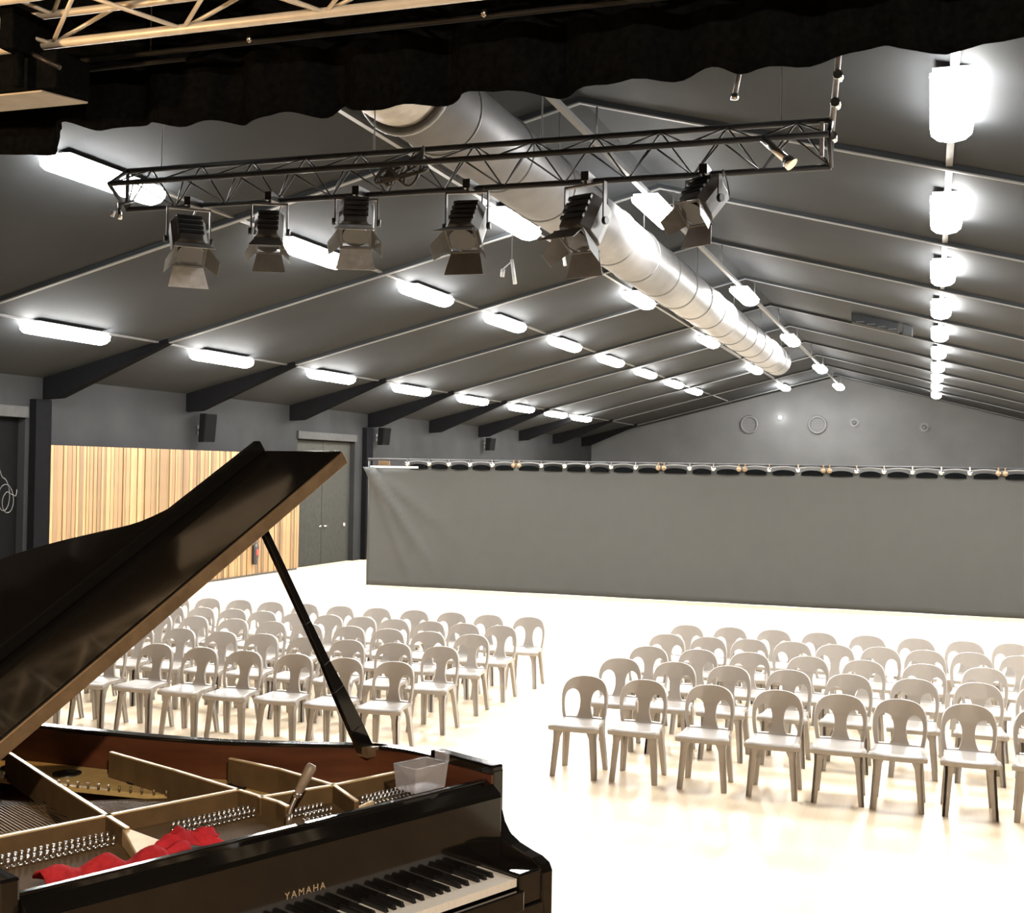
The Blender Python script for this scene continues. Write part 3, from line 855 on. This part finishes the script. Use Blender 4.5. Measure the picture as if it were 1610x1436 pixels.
# ------------------------------------------------------------------ grand piano (local x along the keyboard, y to the tail)
PX, PY, PZ, HEAD = -1.622, 1.982, .751, 24.49
P = empty('grand_piano', (PX, PY, PZ), R(90 - HEAD), label='black lacquered grand piano with its lid propped open on the stage', cat='piano')
def outline(d):
    """rim outline, from the treble front corner round the tail to the bass front corner, inset by d"""
    pts = [(1.5, .20), (1.5, .40), (1.495, .58), (1.44, .72), (1.30, .88), (1.13, 1.08), (.99, 1.32), (.88, 1.55), (.79, 1.73), (.66, 1.87), (.45, 1.94), (.22, 1.93), (.07, 1.86), (.0, 1.70), (.0, 1.3), (0, .8), (.0, .23)]
    sp = spline(pts, 4)
    out = []
    for i, p in enumerate(sp):
        a = sp[max(0, i - 1)]; b_ = sp[min(len(sp) - 1, i + 1)]
        tn = (b_ - a).normalized()
        nrm = Vector((-tn.y, tn.x))          # to the inside
        out.append((p.x + nrm.x * d, p.y + nrm.y * d))
    return out
def band(d0, d1, z0, z1):
    a, b_ = outline(d0), outline(d1)
    mb = MB(); vs = []; n = len(a)
    for (x, y) in a: vs += [(x, y, z0), (x, y, z1)]
    for (x, y) in b_: vs += [(x, y, z0), (x, y, z1)]
    fs = []
    o_ = 2 * n
    for i in range(n - 1):
        fs += [(2 * i, 2 * i + 2, 2 * i + 3, 2 * i + 1), (o_ + 2 * i, o_ + 2 * i + 1, o_ + 2 * i + 3, o_ + 2 * i + 2),
               (2 * i + 1, 2 * i + 3, o_ + 2 * i + 3, o_ + 2 * i + 1), (2 * i, o_ + 2 * i, o_ + 2 * i + 2, 2 * i + 2)]
    fs += [(0, 1, o_ + 1, o_), (2 * n - 2, o_ + 2 * n - 2, o_ + 2 * n - 1, 2 * n - 1)]
    mb.add(vs, fs, False)
    return mb
rim = band(0, .042, .66, .985).build('rim', 'pianoblack', P, bevel=.003)
band(.042, .052, .80, .975).build('inner_rim', 'pianobrown', P)
# arms (cheeks) at both ends of the keyboard
arm = [(.202, 1.0), (.20, .93), (.206, .905), (.203, .875), (.188, .835), (.163, .806), (.125, .788), (.08, .777), (.04, .770), (.012, .757), (0, .735), (0, .60), (.5, .60), (.5, .66), (.485, .66), (.47, 1.003)]
for x0, x1 in ((1.455, 1.502), (-.002, .045)):
    MB().prism(arm, lambda a, b: (x0, a, b), lambda a, b: (x1, a, b)).build('arm', 'pianoblack', P, bevel=.006)
for x0, x1 in ((1.366, 1.456), (.044, .134)):
    MB().box((x0, .004, .66), (x1, .175, .752)).build('key_block', 'pianoblack', P, bevel=.006)
MB().box((.03, .0, .60), (1.47, .60, .66)).build('key_bed', 'pianoblack', P, bevel=.004)
MB().box((.13, -.012, .655), (1.37, .008, .712)).build('key_slip', 'pianoblack', P, bevel=.004)
a_ = outline(.03)
MB().prism(a_, lambda a, b: (a, b, .765), lambda a, b: (a, b, .80)).build('soundboard', 'soundboard', P)
# fallboard with maker's name, ledge behind it
fbp = [(.163, .735), (.163, .918), (.168, .93), (.198, .950), (.215, .957), (.245, .957), (.245, .942), (.19, .915), (.185, .735)]
FB = MB().prism(fbp, lambda a, b: (.045, a, b), lambda a, b: (1.455, a, b)).build('fallboard', 'pianoblack', P, bevel=.002)
MB().box((.045, .214, .950), (1.455, .224, .961)).build('ledge_moulding', 'pianoblack', P, bevel=.003)
MB().box((.045, .24, .88), (1.455, .252, .952)).build('name_rail', 'pianoblack', P)
cu = bpy.data.curves.new('name', 'FONT')
cu.body = 'YAMAHA'
cu.size = .025; cu.align_x = 'CENTER'; cu.extrude = .0004; cu.space_character = 1.35
tmp = bpy.data.objects.new('tmp', cu); C.objects.link(tmp)
bpy.context.view_layer.update()
me = bpy.data.meshes.new_from_object(tmp.evaluated_get(bpy.context.evaluated_depsgraph_get()))
bpy.data.objects.remove(tmp)
me.materials.append(MT['letter'])
o = mesh_obj('lettering', me, FB, (.754, .1624, .805), (PI / 2, 0, 0))
# white and black keys
KW = .0235; K0 = 1.363 - 52 * KW
mb = MB().box((.0004, 0, -.022), (KW - .0004, .15, 0)); me = mb.mesh('white_key'); me.materials.append(MT['ivory'])
for i in range(52):
    mesh_obj('white_key', me, P, (K0 + i * KW, .012, .740))
mb = MB().hexa([(-.0055, 0, 0), (.0055, 0, 0), (.0055, .1, 0), (-.0055, .1, 0)], [(-.0045, .006, .0125), (.0045, .006, .0125), (.0045, .1, .0125), (-.0045, .1, .0125)])
me = mb.mesh('black_key'); me.materials.append(MT['ebony'])
OFF = {'C': .003 * -1, 'D': .003, 'F': -.0035, 'G': 0, 'A': .0035}
names = 'ABCDEFG'
for i in range(51):
    nme = names[i % 7]
    if nme in 'ACDFG':
        mesh_obj('black_key', me, P, (K0 + (i + 1) * KW + OFF[nme], .062, .740))
# cast iron plate
MB().prism([(.07, .29), (1.40, .29), (1.40, .56), (.90, .56), (.88, .70), (.07, .70)], lambda a, b: (a, b, .878), lambda a, b: (a, b, .90)).build('pin_field', 'pinblock', P)
out_ = outline(.055); inn_ = outline(.27)
n = len(out_); i0, i1 = 6, n - 14
mb = MB(); vs = []; fs = []
for k in range(i0, i1):
    for (x, y), z in ((out_[k], .852), (inn_[k], .852), (out_[k], .868), (inn_[k], .868)):
        vs.append((x, y, z))
for k in range(i1 - i0 - 1):
    a = 4 * k; b_ = a + 4
    fs += [(a + 2, a + 3, b_ + 3, b_ + 2), (a, b_, b_ + 1, a + 1), (a + 1, b_ + 1, b_ + 3, a + 3), (a, a + 2, b_ + 2, b_)]
mb.add(vs, fs)
PL = mb.build('cast_iron_plate', 'plate', P)
mid = outline(.15)
for k in range(i0 + 5, i1 - 4, 4):
    x, y = mid[k]
    MB().lathe((x, y, .866), [(.045, 0), (.045, .006), (.038, .007), (.035, .0035), (0, .003)], 18).build('plate_hole', 'ebony', PL)
mb = MB()
for k in range(i0, i1 - 1):
    for f_ in (.0, .5):
        x = inn_[k][0] * (1 - f_) + inn_[k + 1][0] * f_; y = inn_[k][1] * (1 - f_) + inn_[k + 1][1] * f_
        mb.cyl((x, y, .866), (x, y, .884), .004, n=5)
mb.build('hitch_pins', 'brass', P, kind='stuff')
def bar(pts, w, z0, z1, name, mm, capm):
    """upright web along a path with a pale rounded top"""
    mb = MB(); mc = MB()
    for (p, q_) in zip(pts[:-1], pts[1:]):
        p = Vector(p); q_ = Vector(q_); d = (q_ - p).normalized(); nn = Vector((-d.y, d.x)) * w
        e = d * w * .6
        qd = [p - e - nn, q_ + e - nn, q_ + e + nn, p - e + nn]
        mb.hexa([(v.x, v.y, z0) for v in qd], [(v.x, v.y, z1) for v in qd])
        n2 = nn * .8
        qd = [p - e - n2, q_ + e - n2, q_ + e + n2, p - e + n2]
        mc.hexa([(v.x, v.y, z1) for v in qd], [(v.x, v.y, z1 + .004) for v in qd])
    o = mb.build(name, mm, P)
    mc.build(name + '_edge', capm, o)
bar([(.08, .675), (.50, .665), (.885, .652)], .008, .86, .945, 'cross_bar', 'pinblock', 'platelip')
bar([(.885, .545), (1.11, .51), (1.36, .503)], .008, .86, .945, 'cross_bar', 'pinblock', 'platelip')
bar([(.472, .53), (.49, .66), (.545, 1.05), (.615, 1.52)], .007, .86, .945, 'strut', 'pinblock', 'platelip')
bar([(.884, .42), (.893, .47), (.885, .65), (.873, .97), (.85, 1.3)], .007, .86, .945, 'strut', 'pinblock', 'platelip')
bar([(1.135, .366), (1.055, .336)], .007, .90, .922, 'strut', 'platelip', 'platelip')
bar([(1.055, .336), (1.115, .51), (1.112, .77), (1.08, .98)], .007, .86, .945, 'strut', 'pinblock', 'platelip')
mb = MB()
mb.prism([(.478, .54), (.464, .54), (.405, .36), (.45, .35), (.51, .405)], lambda a, b: (a, b, .90), lambda a, b: (a, b, .945 - (.54 - b) * .1))
mb.build('strut_foot', 'platelip', P, bevel=.004)
# tuning pins in three fields, strings behind the bars
def pin_field(x0, x1, y0, y1, step, rows_):
    mb = MB()
    k = 0
    x = x0
    while x < x1:
        for r_ in range(rows_):
            yy = y0 + (y1 - y0) * r_ / max(1, rows_ - 1)
            xx = x + (.004 if r_ % 2 else 0)
            mb.cyl((xx, yy, .90), (xx, yy - .004, .926), .0042, .0038, n=6)
            mb.cyl((xx, yy, .90), (xx, yy, .909), .0058, n=6)
        x += step
    mb.build('tuning_pins', 'pins', P, kind='stuff')
pin_field(.18, .46, .56, .60, .016, 2)
pin_field(.62, .86, .53, .565, .0155, 2)
pin_field(.93, 1.03, .40, .45, .0145, 2)
pin_field(1.15, 1.36, .40, .43, .0155, 2)
mb = MB()
for k in range(110):
    s0 = .12 + k * .0115
    f_ = k / 109
    e = (s0 * .8 + .12, 1.62 - 1.05 * f_ ** .7)
    y0 = .70 if s0 < .885 else .56
    if e[1] > y0 + .05:
        mb.cyl((s0, y0, .885), (e[0], e[1], .88), .0012, n=3, caps=False)
mb.build('strings', 'string', P, kind='stuff')
MB().hexa([(.30, 1.3, .80), (1.0, .80, .80), (1.02, .82, .80), (.32, 1.33, .80)], [(.30, 1.3, .872), (1.0, .80, .872), (1.02, .82, .872), (.32, 1.33, .872)]).build('bridge', 'pinblock', P)
# lid
TH = R(35); ct, st = math.cos(TH), math.sin(TH)
def lp(r, t_, off=0.0):
    return (r * ct - off * st, t_, 1.004 + r * st + off * ct)
lid_poly = [tuple(p) for p in spline([(1.52, .64), (1.52, .85), (1.515, 1.0), (1.44, 1.10), (1.28, 1.19), (1.15, 1.29), (1.08, 1.45), (1.02, 1.60), (.94, 1.76), (.84, 1.88), (.68, 1.95), (.45, 1.99), (.2, 1.97), (.05, 1.9), (0, 1.75)], 4)] + [(0, .64)]
LID = MB().prism(lid_poly, lambda a, b: lp(a, b, 0), lambda a, b: lp(a, b, .022)).build('lid', 'pianoblack', P, bevel=.003)
FL = MB().prism([(0, .635), (1.52, .635), (1.52, 1.045), (0, 1.045)], lambda a, b: lp(a, b, .027), lambda a, b: lp(a, b, .049)).build('lid_flap', 'pianoblack', P, bevel=.003)
MB().prism([(0, 1.02), (1.52, 1.02), (1.52, 1.055), (0, 1.055)], lambda a, b: lp(a, b, .049), lambda a, b: lp(a, b, .088)).build('flap_lip', 'pianoblack', FL, bevel=.004)
MB().prism([(0, .628), (1.52, .628), (1.52, .638), (0, .638)], lambda a, b: lp(a, b, .006), lambda a, b: lp(a, b, .044)).build('piano_hinge', 'brass', P, bevel=.002)
for r_ in (.25, .7, 1.15):
    MB().prism([(r_, .7), (r_ + .06, .7), (r_ + .06, .74), (r_, .74)], lambda a, b: lp(a, b, .022), lambda a, b: lp(a, b, .027)).build('lid_buffer', 'ebony', LID)
for t_ in (.78, 1.2, 1.6):
    MB().cyl((-.004, t_, 1.004), (-.004, t_ + .09, 1.004), .01, n=10).build('lid_hinge', 'brass', P)
# prop stick: wide foot, narrow top
pb = Vector((1.405, .71, .962)); ptp = Vector((.985, .70, 1.004 + .985 / ct * st - .012))
dv = (ptp - pb).normalized(); nn = dv.cross(Vector((0, 1, 0))).normalized()
mb = MB()
prev = None
for f_, w in ((0, .026), (.12, .026), (.30, .021), (.42, .014), (.6, .0115), (1, .010)):
    c = pb + (ptp - pb) * f_
    qd = [c - nn * w + Vector((0, -.011, 0)), c + nn * w + Vector((0, -.011, 0)), c + nn * w + Vector((0, .011, 0)), c - nn * w + Vector((0, .011, 0))]
    if prev: mb.hexa([tuple(v) for v in prev], [tuple(v) for v in qd])
    prev = qd
mb.build('lid_prop', 'pianoblack', P, bevel=.002)
MB().box((1.375, .67, .955), (1.45, .75, .985)).build('prop_socket', 'brass', P)
# legs, lyre
for (x, y) in ((.13, .3), (1.37, .3), (.45, 1.7)):
    lg = MB().hexa([(x - .045, y - .045, .06), (x + .045, y - .045, .06), (x + .045, y + .045, .06), (x - .045, y + .045, .06)], [(x - .07, y - .07, .66), (x + .07, y - .07, .66), (x + .07, y + .07, .66), (x - .07, y + .07, .66)]).build('leg', 'pianoblack', P, bevel=.006)
    MB().cyl((x - .018, y, .03), (x + .018, y, .03), .03, n=14).box((x - .025, y - .02, .03), (x + .025, y + .02, .065)).build('caster', 'brass', lg)
MB().box((.65, .42, .10), (.68, .46, .66)).box((.82, .42, .10), (.85, .46, .66)).box((.62, .38, .05), (.88, .50, .12)).build('pedal_lyre', 'pianoblack', P, bevel=.006)
for x in (.68, .75, .82):
    MB().box((x - .012, .27, .06), (x + .012, .40, .072)).build('pedal', 'brass', P)

# ------------------------------------------------------------------ things lying on the piano
def pw_(s, t_, z):
    h = R(HEAD)
    return (PX + s * math.sin(h) - t_ * math.cos(h), PY + s * math.cos(h) + t_ * math.sin(h), PZ + z)
# red felt strip
t = empty('felt_strip', pw_(.285, .315, .90), R(90 - HEAD), label='long red felt strip lying behind the fallboard at the bass end', cat='felt')
mb = MB(); vs = []; fs = []; nx, ny = 24, 4
for j in range(ny + 1):
    for i in range(nx + 1):
        u = i / nx; v = j / ny
        x = -.14 + .30 * u; y = -.03 + .075 * v - .012 * u
        z = .022 + .036 * math.sin(PI * v) * (.6 + .4 * math.sin(u * 9) ** 2) + .008 * math.sin(u * 14 + v * 2) + .012 * (1 - u)
        vs.append((x, y, z))
for j in range(ny):
    for i in range(nx):
        a = j * (nx + 1) + i; fs.append((a, a + 1, a + nx + 2, a + nx + 1))
mb.add(vs, fs, True)
o = mb.build('felt', 'redfelt', t); sd = o.modifiers.new('thick', 'SOLIDIFY'); sd.thickness = .006
# crumpled red cloth
t = empty('red_cloth', pw_(.55, .385, .90), R(90 - HEAD), label='crumpled red cloth lying on the tuning pins', cat='cloth')
mb = MB(); vs = []; fs = []; nx = ny = 26
rr = random.Random(4)
bumps = [(rr.uniform(-.08, .08), rr.uniform(-.045, .045), rr.uniform(.012, .03), rr.uniform(.006, .02)) for _ in range(16)]
for j in range(ny + 1):
    for i in range(nx + 1):
        u = i / nx * 2 - 1; v = j / ny * 2 - 1
        ang = math.atan2(v, u); rad = max(abs(u), abs(v))
        k = 1 + .22 * math.sin(5 * ang + 1) + .12 * math.sin(9 * ang)
        x = u * .085 * (1 + .25 * math.sin(4 * ang)); y = v * .045 * k
        z = .018 * (1 - rad ** 2)
        for bx_, by_, br_, bh_ in bumps:
            z += bh_ * math.exp(-((x - bx_) ** 2 + (y - by_) ** 2) / br_ ** 2)
        z = z * (1 - .6 * rad ** 4) + .004 + abs(.012 * math.sin(x * 90 + y * 60))
        vs.append((x + .01 * math.sin(y * 80), y + .008 * math.sin(x * 70), z + .005))
for j in range(ny):
    for i in range(nx):
        a = j * (nx + 1) + i; fs.append((a, a + 1, a + nx + 2, a + nx + 1))
mb.add(vs, fs, False)
o = mb.build('cloth', 'redcloth', t); sd = o.modifiers.new('thick', 'SOLIDIFY'); sd.thickness = .003
# red tail of cloth lying towards the felt
mb = MB(); vs = []; fs = []
for i in range(13):
    u = i / 12
    for j in range(4):
        v = j / 3
        vs.append((-.02 - .12 * u, -.065 + .045 * v * (1 - .4 * u) - .008 * u, .026 + .02 * math.sin(PI * v) + .006 * math.sin(u * 8)))
for i in range(12):
    for j in range(3):
        a = i * 4 + j; fs.append((a, a + 1, a + 5, a + 4))
mb.add(vs, fs, True)
o = mb.build('loose_end', 'redcloth', t); sd = o.modifiers.new('thick', 'SOLIDIFY'); sd.thickness = .004
# tuning lever
t = empty('tuning_lever', pw_(.863, .385, .905), R(90 - HEAD), label='tuning lever with a worn wooden handle standing on a tuning pin', cat='tool')
MB().cyl((0, 0, 0), (.004, 0, .03), .008, n=10).tube(spline([(.004, 0, .03), (.008, 0, .045), (.022, -.003, .075)], 4), .006, 8).build('steel_head', 'steelbright', t)
a_, b_ = Vector((.020, -.003, .072)), Vector((.062, -.02, .158))
mb = MB(); prf = [(0, .008), (.08, .011), (.14, .009), (.2, .012), (.55, .0145), (.9, .0155), (1, .011)]
mb.tube([a_ + (b_ - a_) * f_ for f_, _ in prf], [w for _, w in prf], 10)
mb.build('handle', 'handle', t)
MB().cyl(a_ + (b_ - a_) * .07, a_ + (b_ - a_) * .15, .0115, n=10).build('ferrule', 'steelbright', t)
# clear plastic box at the treble end
t = empty('plastic_box', pw_(1.25, .258, .957), R(90 - HEAD), label='clear plastic box with an open lid on the treble end of the ledge', cat='box')
w, d, h = .062, .042, .07
mb = MB()
def wall(p0, p1, p0t, p1t, th=.0025):
    n_ = (Vector(p1) - Vector(p0)).cross(Vector((0, 0, 1))).normalized() * th
    mb.hexa([p0, p1, tuple(Vector(p1) + n_), tuple(Vector(p0) + n_)], [p0t, p1t, tuple(Vector(p1t) + n_), tuple(Vector(p0t) + n_)])
bb = [(-w * .9, -.01, .002), (w * .9, -.01, .002), (w * .9, d * 1.6, .002), (-w * .9, d * 1.6, .002)]
tt = [(-w, -.016, h), (w, -.016, h), (w, d * 1.75, h), (-w, d * 1.75, h)]
for i in range(4):
    j = (i + 1) % 4
    wall(bb[i], bb[j], tt[i], tt[j])
mb.box((-w * .9, -.01, 0), (w * .9, d * 1.6, .003))
mb.build('tub', 'clear', t)
MB().tube(tt, .003, 6, closed=True).build('rim', 'clear', t)
MB().box((w - .004, -.012, h), (w + .010, d * .8, h + .026)).build('latch', 'clear', t)
